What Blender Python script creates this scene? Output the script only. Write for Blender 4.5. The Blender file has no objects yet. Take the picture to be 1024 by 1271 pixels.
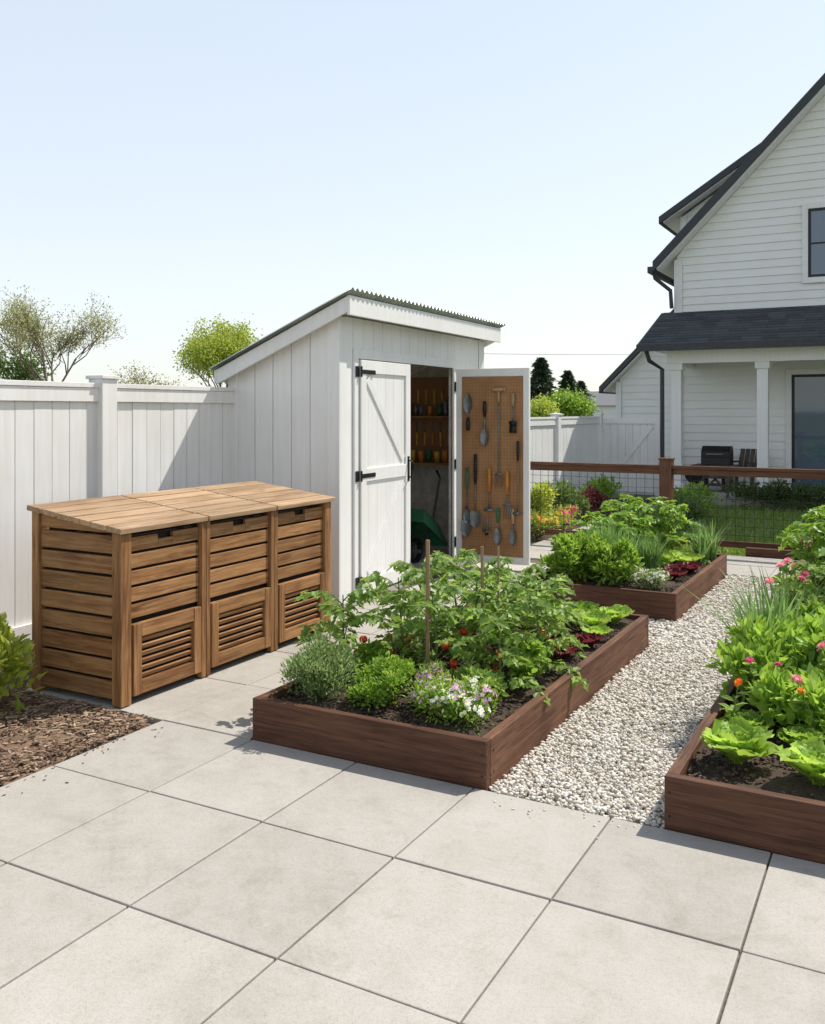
import bpy, bmesh, math, numpy as np
from mathutils import Vector, Matrix
rng=np.random.default_rng(11)
sc=bpy.context.scene
# ------------------------------------------------------------------ materials
def newmat(name):
    m=bpy.data.materials.new(name); m.use_nodes=True
    nt=m.node_tree; b=nt.nodes['Principled BSDF']; return m,nt,b
def N(nt,t,**k):
    n=nt.nodes.new(t)
    for a,v in k.items(): setattr(n,a,v)
    return n
def ramp(nt,fac,stops):
    r=N(nt,'ShaderNodeValToRGB'); e=r.color_ramp.elements
    while len(e)<len(stops): e.new(.5)
    for i,(p,c) in enumerate(stops): e[i].position=p; e[i].color=(*c,1)
    nt.links.new(fac,r.inputs[0]); return r.outputs[0]
def noise(nt,vec,scale,detail=4,rough=.6,dist=0):
    n=N(nt,'ShaderNodeTexNoise'); n.inputs['Scale'].default_value=scale
    n.inputs['Detail'].default_value=detail; n.inputs['Roughness'].default_value=rough
    n.inputs['Distortion'].default_value=dist
    if vec is not None: nt.links.new(vec,n.inputs['Vector'])
    return n.outputs[0]
def mixc(nt,fac,a,b,mode='MIX'):
    m=N(nt,'ShaderNodeMix',data_type='RGBA',blend_type=mode)
    for s,v in ((m.inputs[0],fac),(m.inputs[6],a),(m.inputs[7],b)):
        if isinstance(v,(int,float)): s.default_value=v
        elif isinstance(v,tuple): s.default_value=(*v,1)
        else: nt.links.new(v,s)
    return m.outputs[2]
def math_(nt,op,a,b=None):
    m=N(nt,'ShaderNodeMath',operation=op)
    for i,v in enumerate((a,b)):
        if v is None: continue
        if isinstance(v,(int,float)): m.inputs[i].default_value=v
        else: nt.links.new(v,m.inputs[i])
    return m.outputs[0]
def bump(nt,b,h,st,dist=.01):
    n=N(nt,'ShaderNodeBump'); n.inputs['Strength'].default_value=st; n.inputs['Distance'].default_value=dist
    nt.links.new(h,n.inputs['Height']); nt.links.new(n.outputs[0],b.inputs['Normal'])
def objco(nt): return N(nt,'ShaderNodeTexCoord').outputs['Object']
def island(nt): return N(nt,'ShaderNodeNewGeometry').outputs['Random Per Island']

def paint(name,c=(.86,.855,.84),rough=.5,dirt=.025,streak=True,isl=.04):
    m,nt,b=newmat(name); co=objco(nt)
    n1=noise(nt,co,1.7,6)
    if streak:
        mp=N(nt,'ShaderNodeMapping'); mp.inputs['Scale'].default_value=(22,22,1.2); nt.links.new(co,mp.inputs[0])
        n2=noise(nt,mp.outputs[0],1,5)
    else: n2=noise(nt,co,.9,4)
    f=math_(nt,'MULTIPLY',n1,n2)
    d=tuple(x*(1-dirt*3) for x in c); d=(d[0],d[1]*.985,d[2]*.95)
    col=ramp(nt,f,[(.12,d),(.33,c)])
    hs=N(nt,'ShaderNodeHueSaturation'); nt.links.new(col,hs.inputs['Color'])
    v=math_(nt,'ADD',math_(nt,'MULTIPLY',island(nt),isl),1-isl); nt.links.new(v,hs.inputs['Value'])
    nt.links.new(hs.outputs[0],b.inputs['Base Color']); b.inputs['Roughness'].default_value=rough
    if streak: bump(nt,b,noise(nt,mp.outputs[0],3,4),.06,.003)
    return m
def wood(name,cd,cl,axis,rough=.6,var=.35,bs=.3):
    m,nt,b=newmat(name); co=objco(nt); i=island(nt)
    off=N(nt,'ShaderNodeCombineXYZ')
    for k in range(3): nt.links.new(math_(nt,'MULTIPLY',i,7.3+k*3.1),off.inputs[k])
    ad=N(nt,'ShaderNodeVectorMath',operation='ADD'); nt.links.new(co,ad.inputs[0]); nt.links.new(off.outputs[0],ad.inputs[1])
    mp=N(nt,'ShaderNodeMapping'); s=[30,30,30]; s[axis]=1.5; mp.inputs['Scale'].default_value=s
    nt.links.new(ad.outputs[0],mp.inputs[0])
    n1=noise(nt,mp.outputs[0],1,6,.65,1.2)
    n2=noise(nt,ad.outputs[0],2.6,3)
    n3=noise(nt,mp.outputs[0],5,3,.7)
    f=math_(nt,'ADD',math_(nt,'MULTIPLY',n1,.55),math_(nt,'ADD',math_(nt,'MULTIPLY',n2,.22),math_(nt,'MULTIPLY',n3,.23)))
    dk=tuple(x*.6 for x in cd)
    col=ramp(nt,f,[(.33,dk),(.42,cd),(.52,tuple((a+c)/2 for a,c in zip(cd,cl))),(.63,cl)])
    mk=N(nt,'ShaderNodeMapping'); s=[9,9,9]; s[axis]=2.6; mk.inputs['Scale'].default_value=s; nt.links.new(ad.outputs[0],mk.inputs[0])
    vo=N(nt,'ShaderNodeTexVoronoi'); nt.links.new(mk.outputs[0],vo.inputs['Vector']); vo.inputs['Scale'].default_value=.8
    kn=ramp(nt,math_(nt,'ADD',vo.outputs['Distance'],math_(nt,'MULTIPLY',n3,.1)),[(.09,(.35,.3,.26)),(.17,(1,1,1))])
    col=mixc(nt,.7,col,kn,'MULTIPLY')
    hs=N(nt,'ShaderNodeHueSaturation'); nt.links.new(col,hs.inputs['Color'])
    nt.links.new(math_(nt,'ADD',math_(nt,'MULTIPLY',i,var),1-var/2),hs.inputs['Value'])
    nt.links.new(hs.outputs[0],b.inputs['Base Color']); b.inputs['Roughness'].default_value=rough
    b.inputs['Specular IOR Level'].default_value=.25
    bump(nt,b,f,bs,.006); return m
def plain(name,c,rough=.5,metal=0,var=.25,sc_=12,bs=.15):
    m,nt,b=newmat(name); co=objco(nt); n1=noise(nt,co,sc_,5)
    col=ramp(nt,n1,[(.3,tuple(x*(1-var) for x in c)),(.7,tuple(min(1,x*(1+var)) for x in c))])
    nt.links.new(col,b.inputs['Base Color']); b.inputs['Roughness'].default_value=rough; b.inputs['Metallic'].default_value=metal
    bump(nt,b,noise(nt,co,sc_*4,4),bs,.004); return m
def islmat(name,stops,rough=.7,bs=.3,bsc=150,sub=0):
    m,nt,b=newmat(name); co=objco(nt)
    col=ramp(nt,island(nt),stops)
    n=noise(nt,co,bsc,3)
    col=mixc(nt,.3,col,ramp(nt,n,[(.3,(.4,.4,.4)),(.7,(1,1,1))]),'MULTIPLY')
    nt.links.new(col,b.inputs['Base Color']); b.inputs['Roughness'].default_value=rough
    bump(nt,b,n,bs,.003); return m
def leafmat(name,c1,c2,trans=.4,rough=.42,c3=None):
    m,nt,b=newmat(name); i=island(nt)
    st=[(0,c1),(.75,c2)]
    st.append((1,c3 if c3 else tuple(x*1.25 for x in c2)))
    col=ramp(nt,i,st)
    n=noise(nt,objco(nt),5,3)
    col=mixc(nt,.4,col,ramp(nt,n,[(.35,(.6,.66,.5)),(.65,(1,1,1))]),'MULTIPLY')
    nt.links.new(col,b.inputs['Base Color']); b.inputs['Roughness'].default_value=rough
    b.inputs['Specular IOR Level'].default_value=.35
    t=N(nt,'ShaderNodeBsdfTranslucent')
    hs=N(nt,'ShaderNodeHueSaturation'); hs.inputs['Value'].default_value=1.8; hs.inputs['Hue'].default_value=.482
    nt.links.new(col,hs.inputs['Color']); nt.links.new(hs.outputs[0],t.inputs[0])
    mx=N(nt,'ShaderNodeMixShader'); mx.inputs[0].default_value=trans
    nt.links.new(b.outputs[0],mx.inputs[1]); nt.links.new(t.outputs[0],mx.inputs[2])
    nt.links.new(mx.outputs[0],nt.nodes['Material Output'].inputs[0]); return m

WHITE=paint('white_paint'); WHITE_F=paint('white_fence_paint',(.82,.81,.79),.5,.035)
SIDING=paint('siding_paint',(.87,.865,.84),.45,.015,False,.02)
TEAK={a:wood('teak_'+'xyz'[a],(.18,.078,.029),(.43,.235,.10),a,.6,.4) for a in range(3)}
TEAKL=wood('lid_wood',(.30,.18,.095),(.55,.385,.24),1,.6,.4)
BEDX=wood('bed_wood_x_shaded',(.07,.030,.017),(.175,.082,.048),0,.6,.25,.5); BEDY=wood('bed_wood_y_sunlit',(.09,.041,.023),(.225,.110,.065),1,.6,.25,.5)  # one wood; side boards coloured lighter for sun, end boards darker for shade
POSTZ=wood('post_wood',(.07,.03,.017),(.17,.08,.045),2,.55,.2)
RAILX=wood('rail_wood',(.07,.03,.017),(.17,.08,.045),0,.55,.2)
CHAIRW=wood('chair_wood',(.06,.045,.035),(.14,.11,.09),2,.6,.2)
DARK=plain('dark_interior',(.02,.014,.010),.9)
BLACK=plain('black_metal',(.018,.018,.02),.4,.3)
STEEL=plain('tool_steel',(.20,.21,.22),.4,.55,.4)
PEG=plain('hardboard',(.28,.14,.065),.6,0,.12,6)
INT=plain('interior_wall',(.5,.47,.42),.7)
ROOFM=plain('galvanised_roof',(.42,.45,.41),.4,.6,.2,5)
SHING=islmat('shingles',[(0,(.045,.048,.056)),(1,(.085,.09,.1))],.85,.4,60)
CHAR=plain('charcoal_trim',(.035,.036,.04),.5)
GREENP=plain('green_plastic',(.03,.15,.07),.35)
YEL=plain('yellow_handle',(.65,.38,.05),.4); ORG=plain('orange_handle',(.58,.22,.03),.4)
ASH=wood('ash_handle',(.35,.22,.11),(.55,.38,.22),2)
BAMBOO=wood('stake_wood',(.22,.13,.07),(.42,.28,.16),2)
STEM=leafmat('stem_green',(.12,.17,.05),(.18,.25,.08),.1)
BARK=plain('bark',(.17,.135,.10),.9,0,.4,20,.6)

m,nt,b=newmat('window_glass'); b.inputs['Base Color'].default_value=(.10,.15,.20,1); b.inputs['Roughness'].default_value=.03
b.inputs['Specular IOR Level'].default_value=1.0
GLASS=m
m,nt,b=newmat('concrete_paver'); co=objco(nt)
n1=noise(nt,co,1.1,7,.62); n2=noise(nt,co,9,6,.7); n3=noise(nt,co,260,3); n4=noise(nt,co,70,4,.7)
f=math_(nt,'ADD',math_(nt,'MULTIPLY',n1,.6),math_(nt,'MULTIPLY',n2,.4))
col=ramp(nt,f,[(.36,(.375,.342,.30)),(.5,(.44,.41,.366)),(.64,(.48,.453,.41))])
col=mixc(nt,.35,col,ramp(nt,n3,[(.34,(.45,.43,.4)),(.5,(1,1,1))]),'MULTIPLY')
col=mixc(nt,.35,col,ramp(nt,n4,[(.34,(.7,.68,.65)),(.5,(1,1,1))]),'MULTIPLY')
pits=N(nt,'ShaderNodeTexVoronoi'); pits.inputs['Scale'].default_value=24; nt.links.new(co,pits.inputs['Vector'])
pm=ramp(nt,math_(nt,'ADD',pits.outputs['Distance'],math_(nt,'MULTIPLY',n2,.12)),[(.08,(.45,.42,.38)),(.115,(1,1,1))])
col=mixc(nt,.6,col,pm,'MULTIPLY')
st=noise(nt,co,2.3,6,.72,1.0); col=mixc(nt,.55,col,ramp(nt,st,[(.30,(.76,.73,.68)),(.45,(1,1,1))]),'MULTIPLY')
st2=noise(nt,co,5.5,6,.75,.6); col=mixc(nt,.5,col,ramp(nt,st2,[(.32,(.8,.77,.72)),(.42,(1,1,1))]),'MULTIPLY')
hs=N(nt,'ShaderNodeHueSaturation'); nt.links.new(col,hs.inputs['Color'])
nt.links.new(math_(nt,'ADD',math_(nt,'MULTIPLY',island(nt),.12),.94),hs.inputs['Value'])
nt.links.new(hs.outputs[0],b.inputs['Base Color']); b.inputs['Roughness'].default_value=.8
bump(nt,b,math_(nt,'ADD',n4,math_(nt,'MULTIPLY',n3,.5)),.25,.004); CONC=m
JOINT=plain('joint_sand',(.12,.098,.075),.95,0,.4,60,.5)
SOIL=plain('soil',(.06,.038,.025),.95,0,.5,40,1)
CLOD=islmat('soil_clods',[(0,(.035,.022,.015)),(.7,(.095,.062,.042)),(1,(.18,.12,.08))],.95)
CHIP=islmat('mulch_chips',[(0,(.10,.06,.038)),(.5,(.28,.18,.115)),(1,(.50,.37,.25))],.9)
MULCH=plain('mulch_base',(.19,.12,.078),.95,0,.5,30,1)
PEB=islmat('pebbles',[(0,(.48,.41,.32)),(.2,(.66,.595,.50)),(.6,(.78,.73,.655)),(1,(.88,.85,.79))],.75,.3,90)
GRAV=plain('gravel_base',(.56,.50,.42),.95,0,.3,70,1)
GROUND=plain('ground_earth',(.09,.10,.05),.95,0,.4,.6,.5)
TURF=plain('turf',(.11,.16,.035),.95,0,.4,8,.6)
L_HERB=leafmat('leaf_herb',(.15,.23,.08),(.26,.36,.14))
L_BOX=leafmat('leaf_box',(.14,.26,.028),(.26,.42,.06))
L_TOM=leafmat('leaf_tomato',(.12,.21,.04),(.27,.40,.09),.45)
L_LET=leafmat('leaf_lettuce',(.26,.43,.045),(.38,.55,.10),.35,.45)
L_RED=leafmat('leaf_red',(.09,.014,.02),(.20,.035,.035),.3)
L_DK=leafmat('leaf_dark',(.07,.13,.035),(.15,.24,.06),.35)
L_YEL=leafmat('leaf_yellowgreen',(.24,.32,.04),(.42,.49,.09),.4)
L_CHV=leafmat('leaf_chive',(.10,.20,.055),(.20,.34,.10),.35)
L_BUD=leafmat('leaf_budding',(.24,.25,.11),(.40,.41,.19),.45)
L_CON=leafmat('needle',(.04,.065,.04),(.08,.115,.06),.1,.6)
L_HEDGE=leafmat('leaf_hedge',(.05,.09,.028),(.11,.16,.05),.25)
L_GRASS=leafmat('grass_blade',(.13,.21,.03),(.27,.37,.08),.35)
def pet(n,a,b_): return leafmat(n,a,b_,.35,.6)
P_WHITE=pet('petal_white',(.78,.78,.75),(.88,.88,.86)); P_PURP=pet('petal_purple',(.50,.27,.52),(.72,.48,.72))
P_PINK=pet('petal_pink',(.78,.28,.38),(.88,.50,.56)); P_ORG=pet('petal_orange',(.85,.20,.02),(.9,.38,.04))
P_YEL=pet('petal_yellow',(.8,.5,.03),(.85,.65,.08)); P_MAG=pet('petal_magenta',(.60,.07,.22),(.75,.15,.33))
m,nt,b=newmat('tomato_skin'); b.inputs['Base Color'].default_value=(.62,.045,.012,1); b.inputs['Roughness'].default_value=.2; TOMATO=m

# ------------------------------------------------------------------ geometry
BOXF=[(0,3,2,1),(4,5,6,7),(0,1,5,4),(1,2,6,5),(2,3,7,6),(3,0,4,7)]
def nrm(a): return a/np.maximum(np.linalg.norm(a,axis=-1,keepdims=True),1e-9)
def rdir(n): return nrm(rng.normal(size=(n,3)))
class G:
    def __init__(s): s.v=[];s.f=[];s.m=[];s.n=0
    def add(s,v,f,mi=0):
        v=np.asarray(v,float); s.v.append(v)
        s.f+= [tuple(i+s.n for i in q) for q in f]; s.m+=[mi]*len(f); s.n+=len(v)
    def box(s,a,b,mi=0):
        x0,y0,z0=[min(p,q) for p,q in zip(a,b)]; x1,y1,z1=[max(p,q) for p,q in zip(a,b)]
        s.add([(x0,y0,z0),(x1,y0,z0),(x1,y1,z0),(x0,y1,z0),(x0,y0,z1),(x1,y0,z1),(x1,y1,z1),(x0,y1,z1)],BOXF,mi)
    def obox(s,c,size,R,mi=0):
        h=np.array(size)/2; p=np.array([(x,y,z) for z in(-1,1) for x,y in((-1,-1),(1,-1),(1,1),(-1,1))])*h
        s.add(p@np.array(R.to_3x3()).T+np.array(c),BOXF,mi)
    def beam(s,a,b_,w,t,nvec,mi=0):
        a=Vector(a);b_=Vector(b_);d=(b_-a);L=d.length;d.normalize();n=Vector(nvec).normalized();w_=n.cross(d).normalized();n=d.cross(w_)
        R=Matrix((w_,d,n)).transposed(); s.obox((a+b_)/2,(w,L,t),R,mi)
    def prism(s,poly,axis,a,b,mi=0):
        n=len(poly); o=[k for k in range(3) if k!=axis]; v=[]
        for t in(a,b):
            for p in poly:
                q=[0,0,0]; q[o[0]]=p[0]; q[o[1]]=p[1]; q[axis]=t; v.append(q)
        f=[tuple(range(n))[::-1],tuple(range(n,2*n))]+[(i,(i+1)%n,n+(i+1)%n,n+i) for i in range(n)]
        s.add(v,f,mi)
    def tube(s,pts,rad,n=6,mi=0,cap=True):
        pts=np.array(pts,float); k=len(pts); rad=np.broadcast_to(rad,(k,)) if np.ndim(rad)==0 else np.array(rad)
        T=np.gradient(pts,axis=0); T=nrm(T); ref=np.array([0,0,1.]) if abs(T[0][2])<.9 else np.array([1.,0,0])
        S=nrm(np.cross(T,ref)); U=np.cross(S,T); an=np.linspace(0,2*math.pi,n,endpoint=False)
        v=(pts[:,None]+rad[:,None,None]*(np.cos(an)[None,:,None]*S[:,None]+np.sin(an)[None,:,None]*U[:,None])).reshape(-1,3)
        f=[(i*n+j,i*n+(j+1)%n,(i+1)*n+(j+1)%n,(i+1)*n+j) for i in range(k-1) for j in range(n)]
        if cap: f+=[tuple(range(n))[::-1],tuple(range((k-1)*n,k*n))]
        s.add(v,f,mi)
    def many(s,V,tf,mi=0):
        n,k,_=V.shape; s.v.append(V.reshape(-1,3))
        base=(np.arange(n)*k+s.n)
        for q in tf:
            s.f+= [tuple(r) for r in (base[:,None]+np.array(q)[None]).tolist()]
        s.m+=[mi]*(n*len(tf)); s.n+=n*k
    def leaves(s,P,D,U,L,W,mi=0,tpl='8'):
        tv,tf=TPL[tpl]; n=len(P); L=np.broadcast_to(L,(n,));W=np.broadcast_to(W,(n,))
        D=nrm(D); S=nrm(np.cross(D,U)); Nn=np.cross(S,D)
        V=P[:,None]+tv[None,:,0,None]*(W[:,None]*1)[:,:,None]*S[:,None]+tv[None,:,1,None]*L[:,None,None]*D[:,None]+tv[None,:,2,None]*L[:,None,None]*Nn[:,None]
        s.many(V,tf,mi)
    def build(s,name,mats,parent=None,smooth=False,bevel=0):
        me=bpy.data.meshes.new(name); V=np.concatenate(s.v) if s.v else np.zeros((0,3))
        me.from_pydata(V.tolist(),[],s.f)
        mats=mats if isinstance(mats,(list,tuple)) else [mats]
        for q in mats: me.materials.append(q)
        me.polygons.foreach_set('material_index',s.m)
        if smooth: me.polygons.foreach_set('use_smooth',[True]*len(s.f))
        me.update(); o=bpy.data.objects.new(name,me); sc.collection.objects.link(o)
        if parent: o.parent=parent
        if bevel:
            b=o.modifiers.new('bevel','BEVEL'); b.width=bevel; b.segments=2; b.limit_method='ANGLE'
        return o
TPL={'8':(np.array([(0,0,0),(-.36,.3,.05),(0,.3,-.02),(.36,.3,.05),(-.4,.62,.02),(0,.62,-.06),(.4,.62,.02),(0,1,-.16)]),
     [(0,3,2),(0,2,1),(1,2,5,4),(2,3,6,5),(4,5,7),(5,6,7)]),
     '4':(np.array([(0,0,0),(.5,.45,.05),(0,1,-.08),(-.5,.45,.05)]),[(0,1,2,3)]),
     'T':(np.array([(0,0,0),(-.42,.22,.06),(-.22,.42,.0),(-.40,.60,.0),(-.16,.76,-.05),(0,1,-.2),(.16,.76,-.05),(.40,.60,.0),(.22,.42,.0),(.42,.22,.06),(0,.4,-.05),(0,.72,-.1)]),
     [(0,10,2,1),(0,9,8,10),(10,11,4,3,2),(10,8,7,6,11),(11,5,4),(11,6,5)])}
def empty(name,loc=(0,0,0),rz=0):
    e=bpy.data.objects.new(name,None); sc.collection.objects.link(e); e.location=loc; e.rotation_euler=(0,0,rz); e.empty_display_size=.2; return e
def ico(sub):
    bm=bmesh.new(); bmesh.ops.create_icosphere(bm,subdivisions=sub,radius=1)
    v=np.array([x.co[:] for x in bm.verts]); f=[tuple(q.index for q in p.verts) for p in bm.faces]; bm.free(); return v,f
ICO1=ico(1); ICO2=ico(2)
def scatter(g,tpl,P,scale,mi=0,tilt=.4,jit=0):
    tv,tf=tpl; n=len(P); V=tv[None]*scale[:,None]
    if jit: V=V*(1+rng.uniform(-jit,jit,(n,len(tv),1)))
    a=rng.uniform(-tilt,tilt,n); c,s_=np.cos(a)[:,None],np.sin(a)[:,None]
    y=V[...,1]*c-V[...,2]*s_; z=V[...,1]*s_+V[...,2]*c; x=V[...,0]
    a=rng.uniform(0,2*math.pi,n); c,s_=np.cos(a)[:,None],np.sin(a)[:,None]
    V=np.stack([x*c-y*s_,x*s_+y*c,z],-1)+P[:,None]; g.many(V,tf,mi)
def sheet(name,x0,y0,x1,y1,z,mat):
    g=G(); g.add([(x0,y0,z),(x1,y0,z),(x1,y1,z),(x0,y1,z)],[(0,1,2,3)]); return g.build(name,mat)

# ------------------------------------------------------------------ ground
sheet('ground',-1500,-1500,1500,1500,-.06,GROUND)
def slabs(name,xs,ys,mask=None,parent=None):
    g=G()
    for i in range(len(xs)-1):
        for j in range(len(ys)-1):
            cx,cy=(xs[i]+xs[i+1])/2,(ys[j]+ys[j+1])/2
            if mask and not mask(cx,cy): continue
            dz=rng.uniform(-.0015,.0015); e1,e2,e3,e4=rng.uniform(.0028,.005,4)
            g.box((xs[i]+e1,ys[j]+e2,-.045),(xs[i+1]-e3,ys[j+1]-e4,dz))
    return g.build(name,CONC,parent,bevel=.004)
xs=[-3.405+.5925*k for k in range(0,16)]
ys=[3.535-.69*k for k in range(8,-1,-1)]
pat=empty('paved_patio')
slabs('pavers',xs,ys,None,pat)
o=sheet('joint_sand',-3.43,-2.1,5.5,3.56,-.014,JOINT); o.parent=pat
ys2=[3.535+.69*k for k in range(0,9)]
wp=empty('garden_path')
slabs('path_pavers',[-4.47,-3.99,-3.405,-2.83],ys2,lambda x,y: not(x<-4 and y>5.8),wp)
slabs('path_pavers',[-3.99,-3.3,-2.6,-1.9,-1.2,-.5,.2,.9,1.6],[9.36,9.96,10.56],None,wp)
slabs('path_pavers',[-3.99,-3.15],[10.56+.7*k for k in range(10)],None,wp)
o=sheet('path_joint_sand',-4.47,3.565,-2.83,9.3,-.015,JOINT); o.parent=wp
o=sheet('path_joint_sand',-4.0,9.3,1.6,10.58,-.021,JOINT); o.parent=wp
sheet('soil_border',-5.12,9.2,-4.0,16.8,-.025,SOIL)
sheet('soil_border',-5.12,3.4,-4.45,6.3,-.027,SOIL)
sheet('lawn',-3.1,10.7,9,16.4,-.03,TURF)
mb=empty('mulch_bed'); g=G()
nx,ny=50,130; X,Y=np.meshgrid(np.linspace(-5.12,-3.41,nx),np.linspace(-1,3.52,ny))
Z=-.02+.018*np.sin(X*7+Y*3)+rng.uniform(-.008,.008,X.shape)+.012; Z=np.minimum(Z,.03)
g.add(np.stack([X,Y,Z],-1).reshape(-1,3),[(j*nx+i,j*nx+i+1,(j+1)*nx+i+1,(j+1)*nx+i) for j in range(ny-1) for i in range(nx-1)])
g.build('mulch_base',MULCH,mb,True)
BT=(np.array([(x,y,z) for z in(-1,1) for x,y in((-1,-1),(1,-1),(1,1),(-1,1))],float),BOXF)
g=G(); n=9000; P=np.stack([rng.uniform(-5.1,-3.42,n),rng.uniform(1.6,3.5,n),rng.uniform(0,.025,n)],-1)
scatter(g,BT,P,np.stack([rng.uniform(.004,.022,n),rng.uniform(.002,.007,n),rng.uniform(.0012,.003,n)],-1),0,.45,.3)
g.build('wood_chips',CHIP,mb)
g=G(); n=50; P=np.stack([-3.4+rng.exponential(.07,n),rng.uniform(1.8,3.5,n),np.full(n,.003)],-1)
scatter(g,BT,P,np.stack([rng.uniform(.003,.007,n),rng.uniform(.0015,.003,n),np.full(n,.0015)],-1),0,.1,.25)
g.build('stray_chips',CHIP,mb)
gp=empty('gravel_path')
o=sheet('gravel_base',-2.82,3.562,.6,9.33,-.0225,GRAV); o.parent=gp
g=G()
def peb(x0,x1,y0,y1,n,s):
    P=np.stack([rng.uniform(x0,x1,n),rng.uniform(y0,y1,n),rng.uniform(-.02,.002,n)],-1)
    a=rng.uniform(.55,1.45,n)*s
    scatter(g,ICO1,P,np.stack([a,a*rng.uniform(.6,.95,n),a*rng.uniform(.45,.7,n)],-1),0,.5,.14)
peb(-1.57,-.83,3.55,4.8,8000,.0095); peb(-1.57,-.83,4.8,6.4,8000,.0105); peb(-1.57,-.83,6.3,9.33,8500,.0125)
peb(-2.82,-1.5,6.3,7.07,3000,.013); peb(-.83,.5,6.3,7.07,1500,.013)
g.build('pebbles',PEB,gp,True)
g=G(); n=26; P=np.stack([rng.uniform(-1.55,-.85,n),3.54-rng.exponential(.09,n),np.full(n,.003)],-1)
a=rng.uniform(.003,.007,n); scatter(g,ICO1,P,np.stack([a,a*.8,a*.6],-1),0,.3,.12); g.build('stray_pebbles',PEB,gp,True)
g=G(); n=16000; P=np.stack([rng.uniform(-3.1,1.5,n),10.8+5.4*rng.power(.6,n)*1,np.full(n,-.03)],-1)
g.leaves(P,rng.normal(0,.35,(n,3))+np.array([0,0,1.]),rdir(n),rng.uniform(.04,.09,n),.012,0,'4'); g.build('lawn_grass',L_GRASS)

# ------------------------------------------------------------------ raised beds
def bed(x0,x1,y0,y1,h=.2,t=.045):
    e=empty('raised_garden_bed'); g=G()
    g.box((x0,y0,-.03),(x1,y0+t,h)); g.box((x0,y1-t,-.03),(x1,y1,h)); g.build('end_boards',BEDX,e,bevel=.004)
    g=G(); g.box((x0,y0+t+.001,-.03),(x0+t,y1-t-.001,h-.001)); g.box((x1-t,y0+t+.001,-.03),(x1,y1-t-.001,h-.001)); g.build('side_boards',BEDY,e,bevel=.004)
    g=G()
    for zz in(.05,.14):
        for xx in(x0+.02,x1-.02): g.tube([(xx,y0-.002,zz),(xx,y0+.004,zz)],.005,8)
        for yy in(y0+.08,y1-.08): g.tube([(x1-.004,yy,zz),(x1+.002,yy,zz)],.005,8)
    g.build('screws',BLACK,e)
    g=G(); nx=int((x1-x0)/.03); ny=int((y1-y0)/.03)
    X,Y=np.meshgrid(np.linspace(x0+t,x1-t,nx),np.linspace(y0+t,y1-t,ny)); Z=h-.035+.012*np.sin(X*9+2)*np.sin(Y*8)+rng.uniform(-.007,.007,X.shape)
    g.add(np.stack([X,Y,Z],-1).reshape(-1,3),[(j*nx+i,j*nx+i+1,(j+1)*nx+i+1,(j+1)*nx+i) for j in range(ny-1) for i in range(nx-1)])
    g.build('soil',SOIL,e,True)
    g=G(); n=int(2200*(x1-x0)*(y1-y0)); P=np.stack([rng.uniform(x0+t,x1-t,n),rng.uniform(y0+t,y1-t,n),np.full(n,h-.03)],-1)
    a=rng.uniform(.003,.012,n); scatter(g,ICO1,P,np.stack([a,a*.8,a*.6],-1),0,.5,.25); g.build('soil_clods',CLOD,e)
bed(-2.82,-1.575,3.54,6.27); bed(-2.82,-1.575,7.09,9.3); bed(-.83,.45,3.54,6.27); bed(-.83,.45,7.09,9.3)
g=G(); g.box((-1.6,10.6,-.05),(3,10.68,.09)); g.build('timber_edging',BEDX,None,bevel=.004)

# ------------------------------------------------------------------ storage bins
e=empty('wooden_storage_bin'); xf,xb,y0,y1=-3.713,-4.42,3.55,5.57; zf,zb=.94,1.03
mw=(y1-y0)/3; slope=(zb-zf)/(xf-xb)
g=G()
g.box((xb+.04,y0+.05,.03),(xf-.06,y1-.05,.9)); g.build('interior_shade_block',DARK,e)  # near-black block stands in for the shade behind the slat gaps
g=G()
pw=.075
zt=lambda x: zf+(xf-x)*slope-.004
def post(xa,xb_,ya,yb):
    g.prism([(xa,0.005),(xb_,0.005),(xb_,zt(xb_)),(xa,zt(xa))],1,ya,yb)
post(xf-.07,xf,y0,y0+pw); post(xf-.07,xf,y1-pw,y1); post(xb,xb+.06,y0,y0+pw); post(xb,xb+.06,y1-pw,y1)
for k in(1,2):
    post(xf-.04,xf,y0+k*mw-.038,y0+k*mw-.002); post(xf-.04,xf,y0+k*mw+.002,y0+k*mw+.038)
g.build('corner_posts',TEAK[2],e,bevel=.004)
g=G(); gl=G(); gv=G()
for k in range(3):
    a=y0+k*mw+(.078 if k==0 else .04); b_=y0+(k+1)*mw-(.078 if k==2 else .04); cy=(a+b_)/2
    zz=np.linspace(.455,.915,6)
    for i in range(5):
        z0,z1=zz[i]+.008,zz[i+1]-.008
        if i==4:
            g.box((xf-.045,a,z0),(xf-.022,cy-.06,z1)); g.box((xf-.045,cy+.06,z0),(xf-.022,b_,z1))
            g.box((xf-.044,cy-.0605,z0),(xf-.023,cy+.0605,z1-.03))
        else: g.box((xf-.045,a,z0),(xf-.022,b_,z1))
    la,lb,lz0,lz1=a+.008,b_-.008,.045,.435
    g.box((xf-.032,la+.062,lz0),(xf+.004,lb-.062,lz0+.075)); g.box((xf-.032,la+.062,lz1-.075),(xf+.004,lb-.062,lz1))
    gv.box((xf-.032,la,lz0),(xf+.006,la+.06,lz1)); gv.box((xf-.032,lb-.06,lz0),(xf+.006,lb,lz1))
    ia,ib=la+.0625,lb-.0625; z0,z1=lz0+.076,lz1-.076; m_=6; h=(z1-z0)/m_
    for i in range(m_):
        gl.obox((xf-.016,(ia+ib)/2,z0+h*(i+.5)),(.012,ib-ia,h*.62),Matrix.Rotation(math.radians(24),4,'Y'))
g.build('front_slats',TEAK[1],e,bevel=.003); gl.build('louvre_slats',TEAK[1],e,bevel=.002); gv.build('door_stiles',TEAK[2],e,bevel=.003)
g=G()
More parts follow.
